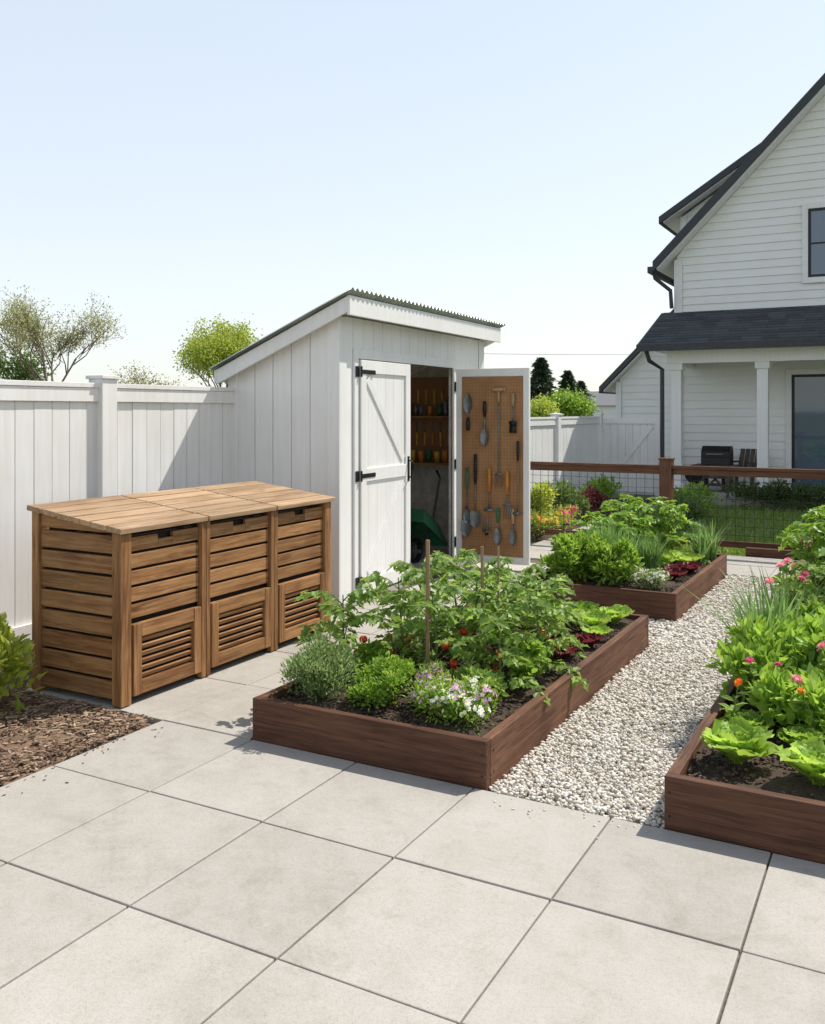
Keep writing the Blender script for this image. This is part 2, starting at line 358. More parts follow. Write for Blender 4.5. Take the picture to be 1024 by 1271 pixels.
zz=np.linspace(.03,.93,9)
for yy in((y0+.014,y0+.036),(y1-.036,y1-.014)):
    for i in range(8): g.box((xb+.061,yy[0],zz[i]+.008),(xf-.071,yy[1],zz[i+1]-.008))
    g.prism([(xb+.061,.94),(xf-.071,.937),(xf-.071,zt(xf-.071)-.003),(xb+.061,zt(xb)-.006)],1,yy[0],yy[1])
g.build('side_slats',TEAK[0],e,bevel=.003)
g=G(); g.box((xb,y0+.076,.03),(xb+.02,y1-.076,zb-.02)); g.build('back_panel',TEAK[1],e)
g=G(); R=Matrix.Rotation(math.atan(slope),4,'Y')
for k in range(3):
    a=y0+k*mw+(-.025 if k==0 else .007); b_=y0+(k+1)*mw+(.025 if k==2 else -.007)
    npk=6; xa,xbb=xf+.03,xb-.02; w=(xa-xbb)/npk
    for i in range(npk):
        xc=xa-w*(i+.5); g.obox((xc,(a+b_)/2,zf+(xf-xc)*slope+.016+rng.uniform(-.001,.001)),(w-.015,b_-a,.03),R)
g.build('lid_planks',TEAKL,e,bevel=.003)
g=G()
for k in range(3):
    for yy in(y0+k*mw+.06,y0+(k+1)*mw-.06):
        g.beam((xf-.02,yy,zf-.004+.002),(xb+.02,yy,zb-.004+.002),.04,.012,(0,0,1))
g.build('lid_battens',TEAK[0],e)

# ------------------------------------------------------------------ shed
S=empty('garden_shed',(-4.08,6.23,0),math.radians(2)); SL,SD=3.07,1.09
rz=lambda x: 2.55+(x-.18)*.43
wt=lambda x: rz(x)-.075
D0,D1,D2=.3,1.23,2.25; DH=2.02
g=G()
def vboards_y(x0,x1,ya,yb,w=.17,th=.02):
    n=max(1,round((x1-x0)/w)); w=(x1-x0)/n
    for i in range(n):
        a=x0+i*w+.003; b_=x0+(i+1)*w-.003
        g.prism([(a,.04),(b_,.04),(b_,wt(b_)),(a,wt(a))],1,ya,yb)
vboards_y(-SD+.07,-.09,.0,.022); vboards_y(-SD+.07,-.09,SL-.022,SL)
def vboards_x(ya,yb,z0,z1,xa,xb_,w=.17):
    n=max(1,round((yb-ya)/w)); w=(yb-ya)/n
    for i in range(n): g.box((xa,ya+i*w+.003,z0),(xb_,ya+(i+1)*w-.003,z1))
vboards_x(.1,D0-.07,.04,wt(0)-.02,-.022,0); vboards_x(D0-.07,D2+.07,DH+.1,wt(0)-.02,-.022,0); vboards_x(D2+.07,SL-.1,.04,wt(0)-.02,-.022,0)
vboards_x(0,SL,.04,wt(-SD)-.02,-SD,-SD+.02)
g.build('wall_boards',WHITE,S,bevel=.003)
g=G()
for ya,yb in((.023,.05),(SL-.05,SL-.023)):
    g.prism([(-SD+.021,.03),(-.023,.03),(-.023,wt(-.023)-.01),(-SD+.021,wt(-SD)-.01)],1,ya,yb)
g.box((-.05,.051,.03),(-.023,D0-.03,2.38)); g.box((-.05,D2+.03,.03),(-.023,SL-.051,2.38)); g.box((-.05,D0-.029,DH+.05),(-.023,D2+.029,2.38))
g.box((-SD+.021,.051,.03),(-SD+.045,SL-.051,1.9)); g.build('sheathing',INT,S)
g=G()
for ya,yb,s_ in((-.018,.0,0),(SL,SL+.018,1)):
    g.prism([(-.1,.03),(.018,.03),(.018,wt(.018)-.01),(-.1,wt(-.1)-.01)],1,ya,yb)
    g.prism([(-SD-.015,.03),(-SD+.08,.03),(-SD+.08,wt(-SD+.08)-.01),(-SD-.015,wt(-SD)-.02)],1,ya,yb)
g.box((.001,.001,.03),(.017,.1,2.37)); g.box((.001,SL-.1,.03),(.017,SL-.001,2.37))
g.box((.001,D0-.075,.03),(.02,D0-.005,DH+.1)); g.box((.001,D2+.005,.03),(.02,D2+.09,DH+.1)); g.box((.001,D0-.0045,DH+.02),(.021,D2+.0045,DH+.1))
for ya,yb in((-.12,-.095),(SL+.095,SL+.12)):
    x0_,x1_=-1.15,.15; g.prism([(x0_,rz(x0_)-.15),(x1_,rz(x1_)-.15),(x1_,rz(x1_)-.025),(x0_,rz(x0_)-.025)],1,ya,yb)
g.box((.151,-.12,rz(.15)-.175),(.176,SL+.12,rz(.15)-.02)); g.box((-1.175,-.12,rz(-1.15)-.13),(-1.151,SL+.12,rz(-1.15)-.03))
g.prism([(-1.15,rz(-1.15)-.07),(.15,rz(.15)-.07),(.15,rz(.15)-.05),(-1.15,rz(-1.15)-.05)],1,-.094,SL+.094)
g.build('trim_boards',WHITE,S,bevel=.003)
g=G()
na=int((SL+.34)/.0095); ysr=np.linspace(-.17,SL+.17,na); xsr=[-1.2,.21]
v=[];f=[]
for top in(0,1):
    for yy in ysr:
        for xx in xsr: v.append((xx,yy,rz(xx)+.012*math.sin(yy/.076*2*math.pi)+.004*top))
for i in range(na-1):
    o_=2*na; f+= [(o_+2*i,o_+2*i+1,o_+2*i+3,o_+2*i+2),(2*i,2*i+2,2*i+3,2*i+1),(2*i+1,2*i+3,o_+2*i+3,o_+2*i+1),(2*i,o_+2*i,o_+2*i+2,2*i+2)]
g.add(v,f); g.build('corrugated_roof',ROOFM,S,True)
g=G(); g.box((-SD+.02,.02,-.02),(.03,SL-.02,.028)); g.build('floor',INT,S)
g=G(); g.box((-SD+.05,SL-.066,1.02),(-.1,SL-.052,1.98)); g.box((-SD+.046,.3,1.02),(-SD+.06,SL-.07,1.85)); g.build('interior_pegboard',PEG,S)
g=G()
for z in(1.0,1.52): g.box((-SD+.06,SL-.30 if z<1.2 else SL-.22,z),(-.15,SL-.068,z+.022))
g.build('shelves',TEAK[0],S,bevel=.002)
TERRA=plain('terracotta',(.42,.17,.09),.7)
cols=[YEL,ORG,GREENP,BLACK,STEEL,TERRA]
g=G()
for i in range(9):
    x=-SD+.12+i*.1; h=rng.uniform(.08,.16); r=rng.uniform(.025,.042)
    g.tube([(x,SL-.18,1.0225),(x,SL-.18,1.0225+h*.85),(x,SL-.18,1.0225+h)],[r*.85,r,r*1.0],10,int(rng.integers(0,6)))
    x2=x+rng.uniform(-.02,.02); h=rng.uniform(.1,.22)
    g.tube([(x2,SL-.15,1.5425),(x2,SL-.15,1.5425+h*.8)],[r*.8,r*.8],10,int(rng.integers(0,6)))
    g.tube([(x,SL-.085,1.2),(x,SL-.085,1.36)],[.013,.015],8,int(rng.integers(0,2))); g.tube([(x,SL-.085,1.36),(x,SL-.085,1.47)],[.006,.006],6,4)
    g.tube([(x+.02,SL-.085,1.68),(x+.02,SL-.085,1.84)],[.013,.015],8,int(rng.integers(0,3)))
g.build('stored_items',cols,S,True)
g=G()
for i,x in enumerate((-.98,-.9,-.8)):
    g.tube([(x,SL-.5,.04),(x,SL-.12,1.0)],[.014,.014],8,0)
g.build('long_handles',[ASH],S,True)
g=G(); cx,cy=-.36,2.2
tray=[(-.2,-.16),(.2,-.16),(.2,.16),(-.2,.16)]
v=[];Rt=Matrix.Rotation(math.radians(62),3,'X')
for z,k in((0,.6),(.2,1.15)):
    for p in tray:
        q=Rt@Vector((p[0]*k,p[1]*k*1.9,z)); v.append((cx+q.x,cy-q.z+.05,.5+q.y))
g.add(v,BOXF[:1]+BOXF[2:],0)
for s_ in(-1,1):
    g.tube([(cx+s_*.06,cy-.05,.14),(cx+s_*.15,cy+.05,.5),(cx+s_*.2,cy+.1,.9),(cx+s_*.2,cy+.02,.98)],.014,8,1)
an=np.linspace(0,2*math.pi,18); g.tube([(cx+0*a,cy-.08+.11*math.cos(a),.145+.11*math.sin(a)) for a in an],.03,8,1); g.tube([(cx-.06,cy-.08,.145),(cx+.06,cy-.08,.145)],.02,8,2)
g.build('wheelbarrow',[GREENP,BLACK,STEEL],S)
g=G(); W0,W1=D0+.005,D1-.005
n=6; w=(W1-W0)/n
for i in range(n): g.box((.0,W0+i*w+.001,.05),(.022,W0+(i+1)*w-.001,DH+.01))
g.build('door_boards',WHITE,S,bevel=.0015)
g=G(); fx0,fx1=.0225,.038
g.box((fx0,W0,.05),(fx1,W0+.09,DH+.01)); g.box((fx0,W1-.09,.05),(fx1,W1,DH+.01))
for z0,z1 in((DH-.1,DH+.01),(1.0,1.11),(.05,.17)): g.box((fx0,W0+.0905,z0),(fx1,W1-.0905,z1))
g.beam((.0285,W0+.12,DH-.15),(.0285,W1-.13,1.16),.07,.012,(1,0,0)); g.beam((.0285,W1-.13,.95),(.0285,W0+.12,.22),.07,.012,(1,0,0))
g.build('door_frame',WHITE,S,bevel=.003)
g=G()
for z in(1.93,1.05,.16):
    g.box((.0385,W0+.01,z-.018),(.044,W0+.24,z+.018)); g.box((.0215,W0-.07,z-.045),(.028,W0-.012,z+.045)); g.tube([(.042,W0-.003,z-.045),(.042,W0-.003,z+.045)],.009,8)
g.tube([(.0385,W1-.045,.98),(.075,W1-.045,1.0),(.075,W1-.045,1.13),(.0385,W1-.045,1.15)],.008,8)
g.box((.0385,W1-.065,.95),(.042,W1-.025,1.18))
for z in(1.85,1.05,.25): g.box((.0215,D2+.02,z-.05),(.03,D2+.075,z+.05)); g.tube([(.035,D2+.012,z-.05),(.035,D2+.012,z+.05)],.01,8)
g.build('hinges_and_handle',BLACK,S,bevel=.001)
O=empty('open_door',(.045,D2+.02,0),math.radians(2)); O.parent=S; OW=.78
g=G(); g.box((0,0,.06),(OW,.03,DH+.01)); g.box((0,-.018,.06),(.06,-.0005,DH+.01)); g.box((OW-.06,-.018,.06),(OW,-.0005,DH+.01)); g.box((.0605,-.018,DH-.07),(OW-.0605,-.0005,DH+.01)); g.box((.0605,-.018,.06),(OW-.0605,-.0005,.13))
g.build('door_leaf',WHITE,O,bevel=.003)
m,nt,b=newmat('pegboard'); co=objco(nt); sx=N(nt,'ShaderNodeSeparateXYZ'); nt.links.new(co,sx.inputs[0])
def cell(o): return math_(nt,'SUBTRACT',math_(nt,'FRACT',math_(nt,'MULTIPLY',o,30)),.5)
u_,w_=cell(sx.outputs[0]),cell(sx.outputs[2]); d=math_(nt,'SQRT',math_(nt,'ADD',math_(nt,'MULTIPLY',u_,u_),math_(nt,'MULTIPLY',w_,w_)))
hole=math_(nt,'MULTIPLY',math_(nt,'LESS_THAN',d,.13),.8); nn=noise(nt,co,5,5)
nt.links.new(mixc(nt,hole,ramp(nt,nn,[(.3,(.32,.16,.07)),(.7,(.44,.24,.115))]),(.10,.05,.025)),b.inputs['Base Color']); b.inputs['Roughness'].default_value=.7
b.inputs['Specular IOR Level'].default_value=.2
PB=m
g=G(); g.box((.062,-.01,.135),(OW-.062,-.001,DH-.075)); g.build('pegboard_panel',PB,O)
g=G()
def tool(x,zt_,hl,sl,kind,hm,flip=False,sz=1):
    sg=-1 if not flip else 1; y=-.04
    z0=zt_; z1=z0+sg*hl; z2=z1+sg*sl
    g.tube([(x,y,z0),(x,y,z0+sg*hl*.5),(x,y,z1)],[.014*sz,.018*sz,.012*sz],8,hm)
    if sl: g.tube([(x,y,z1),(x,y-.004,z2)],.007*sz,6,0)
    if kind in('trowel','spade'):
        w=.038*sz if kind=='trowel' else .048*sz; L=(.16 if kind=='trowel' else .15)*sz
        prof=[(0,.3),(.2,.85),(.55,1),(.8,.7),(1,.05)] if kind=='trowel' else [(0,.85),(.1,1),(.6,1),(.85,.8),(1,.1)]
        v=[]
        for t,k in prof:
            for u,dz in((-1,-.014),(0,.006),(1,-.014)): v.append((x+u*w*k,y+dz,z2+sg*t*L))
        f=[(3*i+j,3*i+j+1,3*i+j+4,3*i+j+3) for i in range(4) for j in range(2)]; g.add(v,f,0)
        v2=[(a,b_+.003,c) for a,b_,c in v]; g.add(v2,[q[::-1] for q in f],0)
    if kind=='fork':
        g.box((x-.04*sz,y-.006,z2-.006),(x+.04*sz,y+.006,z2+.006),0)
        for u in(-.037,-.012,.012,.037): g.tube([(x+u*sz,y,z2),(x+u*sz,y-.008,z2+sg*.08*sz),(x+u*sz,y,z2+sg*.15*sz)],[.005,.005,.002],6,0)
    if kind=='hoe': g.box((x-.05*sz,y-.03,z2-.012),(x+.05*sz,y+.004,z2+.012),0)
    if kind=='brush': g.box((x-.035,y-.015,z2-.02),(x+.035,y+.01,z2+.02),1); g.prism([(x-.035,z2-.1),(x+.035,z2-.1),(x+.03,z2-.021),(x-.03,z2-.021)],1,y-.012,y+.006,1)
    g.tube([(x,-.009,z0-sg*-.02),(x,-.05,z0-sg*-.02)],.004,6,1)
tool(.14,1.40,.13,.05,'trowel',1,True,1.25)
tool(.32,1.70,.16,.12,'trowel',1,False,1.15)
tool(.47,1.80,.12,.72,'fork',4,False,.9); g.box((.40,-.055,1.80),(.54,-.03,1.83),4)
tool(.62,1.78,.14,.16,'brush',4)
tool(.22,1.16,.30,.28,'spade',1,False,1.1)
tool(.37,1.02,.24,.18,'hoe',2,False,1)
tool(.56,1.0,.24,.1,'fork',2,False,1)
tool(.67,1.3,.2,.52,'hoe',1,False,.8)
tool(.12,.62,.0001,.14,'spade',1,False,1.1)
tool(.13,1.02,.22,.2,'trowel',3,False,1)
tool(.34,.34,.02,.02,'fork',1,True,1.1)
tool(.46,.62,.14,.06,'trowel',3,False,1.1)
tool(.62,.62,.15,.06,'trowel',4,False,1.0)
g.build('hanging_tools',[STEEL,BLACK,ORG,GREENP,ASH],O,True)

# ------------------------------------------------------------------ white board fences
def fence(name,x,ya,yb,h,post_ys):
    e=empty(name); g=G(); n=int((yb-ya)/.145); w=(yb-ya)/n
    for i in range(n):
        dx=rng.uniform(-.002,.002); g.box((x-.012+dx,ya+i*w+.002,.03),(x+.010+dx,ya+(i+1)*w-.002,h-.1))
    g.build('pickets',WHITE_F,e,bevel=.002)
    g=G()
    g.box((x-.03,ya,h-.035),(x+.045,yb,h)); g.box((x+.0125,ya,h-.135),(x+.035,yb,h-.036)); g.box((x+.0125,ya,.08),(x+.035,yb,.19)); g.box((x-.02,ya,h-.1),(x+.0115,yb,h-.036))
    g.build('rails',WHITE_F,e,bevel=.003)
    g=G()
    for y in post_ys:
        g.box((x-.07,y-.07,-.05),(x+.07,y+.07,h+.03)); g.box((x-.085,y-.085,h+.0305),(x+.085,y+.085,h+.055))
        g.add([(x-.08,y-.08,h+.0555),(x+.08,y-.08,h+.0555),(x+.08,y+.08,h+.0555),(x-.08,y+.08,h+.0555),(x,y,h+.07)],[(0,1,4),(1,2,4),(2,3,4),(3,0,4)])
    g.build('posts',WHITE_F,e,bevel=.003)
fence('white_board_fence',-5.15,-2.6,6.2,1.8,[-2.45,-.05,2.35,4.75])
fence('white_board_fence',-5.15,9.35,16.8,1.5,[9.6,12.0,14.4,16.75])
e=empty('white_board_gate'); g=G()
xg=np.linspace(-5.07,-4.1,8)
for i in range(7): g.box((xg[i]+.002,16.80,.06),(xg[i+1]-.002,16.82,1.42))
g.box((-5.07,16.775,1.36),(-4.1,16.799,1.46)); g.box((-5.07,16.775,.1),(-4.1,16.799,.2)); g.beam((-5.0,16.787,.25),(-4.17,16.787,1.32),.09,.02,(0,-1,0)); g.box((-4.09,16.73,0),(-3.95,16.87,1.55))
g.build('gate_panel',WHITE_F,e,bevel=.003)

# wood + wire fence
e=empty('wire_mesh_fence'); fy=10.78
g=G()
for x in(-4.62,-2.5,-.3,1.9): g.box((x-.07,fy-.07,-.05),(x+.07,fy+.07,1.03)); g.box((x-.08,fy-.08,1.0305),(x+.08,fy+.08,1.05))
g.build('posts',POSTZ,e,bevel=.004)
g=G()
for a,b_ in((-4.549,-2.571),(-2.429,-.371),(-.229,1.829)): g.box((a,fy-.045,.93),(b_,fy+.045,.965)); g.box((a,fy-.015,.86),(b_,fy+.02,.929)); g.box((a,fy-.015,.06),(b_,fy+.02,.13))
g.build('rails',RAILX,e,bevel=.003)
g=G()
for a,b_ in((-4.549,-2.571),(-2.429,-.371),(-.229,1.829)):
    for x in np.arange(a+.1,b_,.1): g.box((x-.0022,fy-.022,.13),(x+.0022,fy-.018,.86))
    for z in np.arange(.2,.86,.1): g.box((a,fy-.0265,z-.0022),(b_,fy-.0225,z+.0022))
g.build('wire_mesh',BLACK,e)

# ------------------------------------------------------------------ house
H=empty('farmhouse')
hx0,hx1,hy=-4.02,8.0,18.2; rr=lambda x: (4.54+1.02*(x+4.364)) if x<2 else (4.54+1.02*(8.364-x))
def lap(g,xl,xr,y,z0,z1,step=.155):
    z=z0
    while z<z1-.01:
        zz=min(z+step,z1); a0,b0=xl(z),xr(z); a1,b1=xl(zz),xr(zz)
        if b1-a1<.05: break
        g.add([(a0,y-.024,z),(b0,y-.024,z),(b1,y-.004,zz),(a1,y-.004,zz),(a0,y,z),(b0,y,z)],[(0,1,2,3),(0,4,5,1)]); z=zz
g=G(); low=lambda z: max(hx0,(z+.25-4.54)/1.02-4.364); hi=lambda z: min(hx1,4+4.364-(z+.25-4.54)/1.02)
lap(g,low,hi,hy,.1,10.7)
z=.1
while z<4.6:
    g.add([(hx0-.022,hy,z),(hx0-.022,29,z),(hx0-.004,29,z+.155),(hx0-.004,hy,z+.155),(hx0,hy,z),(hx0,29,z)],[(0,3,2,1),(0,1,5,4)]); z+=.155
lap(g,lambda z:max(-5.7,(z+.2-2.18)-6.0),lambda z:-4.05,20.0,0,4.0)
lap(g,lambda z:max(-4.6,(z+.25-6.06)/.63-5.0),lambda z:2,21.4,4.5,10.2)
g.add([(-5.7,20,0),(-5.7,27,0),(-5.7,27,2.3),(-5.7,20,2.3)],[(0,3,2,1)]); g.add([(-4.6,21.4,3),(-4.6,28,3),(-4.6,28,6.1),(-4.6,21.4,6.1)],[(0,3,2,1)])
g.build('siding',SIDING,H)
g=G(); g.box((hx0-.04,hy-.05,.1),(hx0+.11,hy-.025,4.55)); g.box((hx0-.045,hy-.049,.1),(hx0-.025,hy+.1,4.5))
g.box((-5.74,19.95,0),(-5.62,19.975,2.25)); g.box((-4.64,21.35,4.5),(-4.5,21.375,6.05))
def rslab(g,xa,za,xb_,zb_,ya,yb,t,mi=0,dz=0):
    g.prism([(xa,za-t+dz),(xb_,zb_-t+dz),(xb_,zb_+dz),(xa,za+dz)],1,ya,yb,mi)
rslab(g,-4.33,rr(-4.33)-.2,2,rr(2)-.2,17.84,29,.04); rslab(g,8.3,rr(8.3)-.2,2.01,rr(2)-.2,17.84,29,.04)
rslab(g,-4.96,5.92,2,10.30,21.05,29,.03); rslab(g,-5.97,2.05,-4.0,4.02,19.75,27,.03)
g.build('trim_and_soffits',WHITE,H)
g=G(); rslab(g,-4.4,rr(-4.4),2,rr(2),17.8,29.2,.2); rslab(g,8.4,rr(8.4),2.005,rr(2),17.8,29.2,.2)
rslab(g,-5.05,6.03,2,10.47,21.0,29.2,.16); rslab(g,-6.05,2.13,-4.05,4.15,19.7,27.1,.14); g.build('main_roof',SHING,H)
g=G(); g.box((-4.5,17.8,rr(-4.4)-.22),(-4.4,29.2,rr(-4.4)-.1))
g.tube([(-4.42,17.95,4.35),(-4.4,18.0,4.2),(-4.12,18.08,3.95),(-4.1,18.1,3.6)],.04,8)
g.tube([(-4.16,16.36,2.7),(-4.12,16.42,2.5),(-3.93,16.6,2.35),(-3.93,16.62,.1)],.04,8); g.build('gutters',CHAR,H)
g=G(); g.box((-3.85,16.5,-.05),(8,18.17,.14)); g.build('porch_floor',CONC,H)
g=G()
for x in(-3.70,-2.237,.6,3.4,6.2):
    g.box((x-.09,16.66,.142),(x+.09,16.84,2.45)); g.box((x-.12,16.63,.141),(x+.12,16.87,.3)); g.box((x-.12,16.63,2.33),(x+.12,16.87,2.449))
g.box((-3.86,16.64,2.45),(8,16.86,2.68)); g.box((-3.86,16.861,2.45),(-3.68,18.17,2.68)); g.box((-4.1,16.42,2.681),(8,18.17,2.70))
g.prism([(16.9,2.701),(18.17,2.701),(18.17,3.38)],0,-3.86,-3.80)
g.build('porch_columns_and_beam',WHITE,H,bevel=.006)
g=G()
for k in range(13):
    a=16.3+k*.146; z=2.76+(a-16.3)*.405; x=-4.28
    while x<8.2:
        w=rng.uniform(.25,.33); x2=min(8.2,x+w)
        g.prism([(a,z-.01),(a+.16,z+.05),(a+.16,z+.068),(a,z+.022)],0,x,x2-.003); x=x2
g.build('porch_roof',SHING,H)
g=G(); g.box((-4.3,16.22,2.66),(8.2,16.3,2.78)); g.prism([(16.3,2.66),(18.19,3.42),(18.19,3.53),(16.3,2.77)],0,-4.32,-4.285); g.build('porch_gutter',CHAR,H)
def window(x0,x1,z0,z1,mull=None,trim=True):
    e=empty('window'); e.parent=H
    g=G(); y=hy-.026
    if trim:
        g.box((x0-.1,y-.03,z0-.1),(x0,y,z1+.1)); g.box((x1,y-.03,z0-.1),(x1+.1,y,z1+.1)); g.box((x0+.001,y-.03,z1),(x1-.001,y,z1+.1)); g.box((x0+.001,y-.045,z0-.1),(x1-.001,y,z0))
        g.build('casing',WHITE,e)
    g=G(); t=.05
    g.box((x0+.002,y-.025,z0),(x0+t,y-.001,z1)); g.box((x1-t,y-.025,z0),(x1-.002,y-.001,z1)); g.box((x0+t,y-.024,z1-t),(x1-t,y-.001,z1)); g.box((x0+t,y-.024,z0),(x1-t,y-.001,z0+t))
    if mull:
        for q in mull: g.box((x0+t,y-.022,q-.015),(x1-t,y-.002,q+.015))
    g.build('sash',BLACK,e)
    g=G(); g.box((x0+t-.002,y-.012,z0+t-.002),(x1-t+.002,y-.003,z1-t+.002)); g.build('pane',GLASS,e)
window(-1.65,-.6,4.04,5.30,[4.66]); window(-1.93,-.2,.16,2.27); window(1.2,2.4,.9,2.2)
g=G(); g.box((-.15,hy-.06,1.9),(-.05,hy-.03,2.1)); g.build('porch_lamp',BLACK,H)
def chair(x,y,rz_,sc_=1):
    e=empty('patio_chair',(x,y,.142),rz_); g=G()
    for a in(-.27,.27):
        g.box((a-.025,-.28,0),(a+.025,-.22,.5)); g.box((a-.025,.22,0),(a+.025,.28,.45)); g.box((a-.045,-.3,.5005),(a+.045,.3,.53))
    for i in range(6): g.box((-.24,-.25+i*.085,.30-i*.012),(.24,-.18+i*.085,.32-i*.012))
    for i in range(5): g.beam((-.2+i*.1,.2,.24),(-.2+i*.1,.38,.75),.085,.02,(0,-1,.3))
    g.build('slats',CHAIRW,e,bevel=.004)
chair(-2.68,17.6,-.3)
e=empty('barbecue_grill',(-3.08,17.2,.142)); g=G()
for a in(-.22,.22):
    for c in(-.18,.18): g.box((a-.03,c-.03,0),(a+.03,c+.03,.46))
for z in(.10,.24):
    for i in range(4): g.box((-.25,-.19+i*.1,z),(.25,-.11+i*.1,z+.03))
for i in range(4): g.box((-.38,-.19+i*.1,.461),(.38,-.11+i*.1,.485))
for s_ in(-1,1): g.beam((-.2*s_,-.2,.02),(.2*s_,-.2,.45),.04,.02,(0,-1,0))
g.build('wood_cart',CHAIRW,e,bevel=.003)
g=G(); g.box((-.25,-.2,.486),(.25,.2,.62)); g.prism([(-.2,.621),(.2,.621),(.2,.70),(.13,.82),(-.07,.82),(-.2,.72)],0,-.25,.25); g.tube([(-.15,-.24,.68),(.15,-.24,.68)],.014,8,1); g.build('firebox_and_lid',[BLACK,STEEL],e,bevel=.01)
e=empty('kettle_fire_pit',(-3.45,17.1,.142)); g=G()
a=[(0,0,.12+.36*t) for t in np.linspace(0,1,9)]; g.tube(a,[.02+.17*math.sin(math.pi*(.02+.96*t))**.6 for t in np.linspace(0,1,9)],16)
for t in(0,2.1,4.2): g.tube([(.1*math.cos(t),.1*math.sin(t),.2),(.17*math.cos(t),.17*math.sin(t),0)],.012,6)
g.build('kettle_body',BLACK,e,True)

# ------------------------------------------------------------------ plants
def bush(name,c,rx,ry,h,n,L,W,mat,clumps=10,tpl='8',up=.5,flat=.6,crs=(.3,.48),flowers=None):
    g=G(); k=clumps; c=np.array(c,float)
    t=rng.uniform(0,2*math.pi,k); r=np.sqrt(rng.uniform(0,1,k))*.72
    cc=np.stack([rx*r*np.cos(t),ry*r*np.sin(t),h*rng.uniform(.25,.75,k)*(1-.35*r)],-1)
    cr=rng.uniform(*crs,k)*min(min(rx,ry),h)*1.05
    idx=rng.integers(0,k,n); d=rdir(n); d[:,2]=np.where(rng.random(n)<.7,abs(d[:,2]),d[:,2])
    P=cc[idx]+d*(cr[idx]*rng.power(2.2,n)*rng.uniform(.85,1.2,n))[:,None]*np.array([1,1,1.05]); P[:,2]=np.maximum(P[:,2],.005)
    D=d+np.array([0,0,up])+rng.normal(0,.35,(n,3)); U=rng.normal(0,flat,(n,3))+np.array([0,0,1.])+d*.3
    g.leaves(P+c,D,U,L*rng.uniform(.6,1.25,n),W*rng.uniform(.7,1.2,n),0,tpl)
    for i in range(k): 
        g.tube([c+[0,0,-.01],c+cc[i]*[.6,.6,.4],c+cc[i]],[.008*max(1,h),.005,.002],5,1)
    mats=[mat,STEM]
    if flowers:
        fn,fr,fm=flowers; mats+=fm
        idx=rng.integers(0,k,fn); d=rdir(fn); d[:,2]=abs(d[:,2])*.8+.35; d=nrm(d)
        kc=2+rng.integers(0,len(fm)-1,k)
        FP=cc[idx]+d*(cr[idx]*1.1)[:,None]+c
        for i in range(fn): flower(g,FP[i],d[i],fr*rng.uniform(.75,1.25),int(kc[idx[i]]),2+len(fm)-1,5)
    return g.build(name,mats)
def flower(g,p,nv,r,mp,mc,npet=9,layers=1):
    nv=nrm(np.array(nv,float)); a=nrm(np.cross(nv,[.3,.5,.8])); b_=np.cross(nv,a)
    for l in range(layers):
        t=np.arange(npet)/npet*2*math.pi+l*.35+rng.uniform(0,6); D=np.cos(t)[:,None]*a+np.sin(t)[:,None]*b_+nv*(.15+.45*l)
        g.leaves(np.tile(p+nv*.002*l,(npet,1)),D,np.tile(nv,(npet,1)),r*(1-.22*l),r*.8*(1-.2*l)*(1.1 if npet<7 else .75),mp,'8')
    g.add(ICO1[0]*[r*.22]*1+p+nv*r*.1,ICO1[1],mc)
def lettuce(name,c,r,n,mat,h=1.0,ruf=1.0):
    g=G(); nu,nv=13,9; c=np.array(c,float)
    for k in range(n):
        t=k*2.399+rng.uniform(-.25,.25); q=k/n; tilt=math.radians(86-52*q+rng.uniform(-8,8)); L=r*(.70+.36*q)*rng.uniform(.88,1.12); Wd=L*1.12
        ph=rng.uniform(0,6,4); v=[]
        for j in range(nv):
            s=j/(nv-1); wprof=(.18+.82*math.sin(math.pi*.5*min(1,s/.62))**1.2)
            if s>.62: wprof*=math.sqrt(max(.12,1-((s-.62)/.42)**2))
            rad=L*(s*math.cos(tilt)+.20*s**2.5)+r*.05; z=L*h*(s*math.sin(tilt)-.10*s**3)
            for i in range(nu):
                u=i/(nu-1)*2-1; au=abs(u)
                edge=max(au**2.5,s**5)
                rf=ruf*L*.06*edge*(math.sin(19*s+ph[0]*(1 if u>0 else 2))+.8*math.sin(13*u+ph[1]+6*s))
                rad2=ruf*L*.06*edge*math.sin(23*s+11*u+ph[2])+ruf*L*.02*math.sin(14*s+ph[3])*math.cos(9*u)
                cup=L*.28*u*u*(1-.5*s)
                x=rad-cup*.8*math.sin(tilt)+rad2; y=u*Wd*.5*wprof; zz=z+cup*math.cos(tilt)+rf
                v.append((c[0]+x*math.cos(t)-y*math.sin(t),c[1]+x*math.sin(t)+y*math.cos(t),max(c[2]+zz,c[2]+.004)))
        g.add(v,[(j*nu+i,j*nu+i+1,(j+1)*nu+i+1,(j+1)*nu+i) for j in range(nv-1) for i in range(nu-1)])
    return g.build(name,mat,None,True)
def blades(name,c,r,h,n,w,mat,arc=.35):
    g=G(); c=np.array(c,float); k=6
    t=rng.uniform(0,6.28,n); b0=np.sqrt(rng.random(n))*r; P=np.stack([b0*np.cos(t),b0*np.sin(t),0*t],-1)+c
    t2=t+rng.normal(0,.7,n); H_=h*rng.uniform(.6,1.05,n); A=arc*H_*rng.uniform(.2,1.4,n); S_=np.stack([-np.sin(t2),np.cos(t2),0*t],-1); O_=np.stack([np.cos(t2),np.sin(t2),0*t],-1)
    V=np.zeros((n,2*k,3))
    for j in range(k):
        s=j/(k-1); ctr=P+O_*(A*(s**2))[:,None]+np.array([0,0,1.])*(H_*(s-.22*s*s*(A/H_)))[:,None]; ww=w*(1-s**2.5)*.5+.0004
        V[:,2*j]=ctr-S_*ww; V[:,2*j+1]=ctr+S_*ww+O_*ww*.6
    g.many(V,[(2*j,2*j+1,2*j+3,2*j+2) for j in range(k-1)]); return g.build(name,mat)
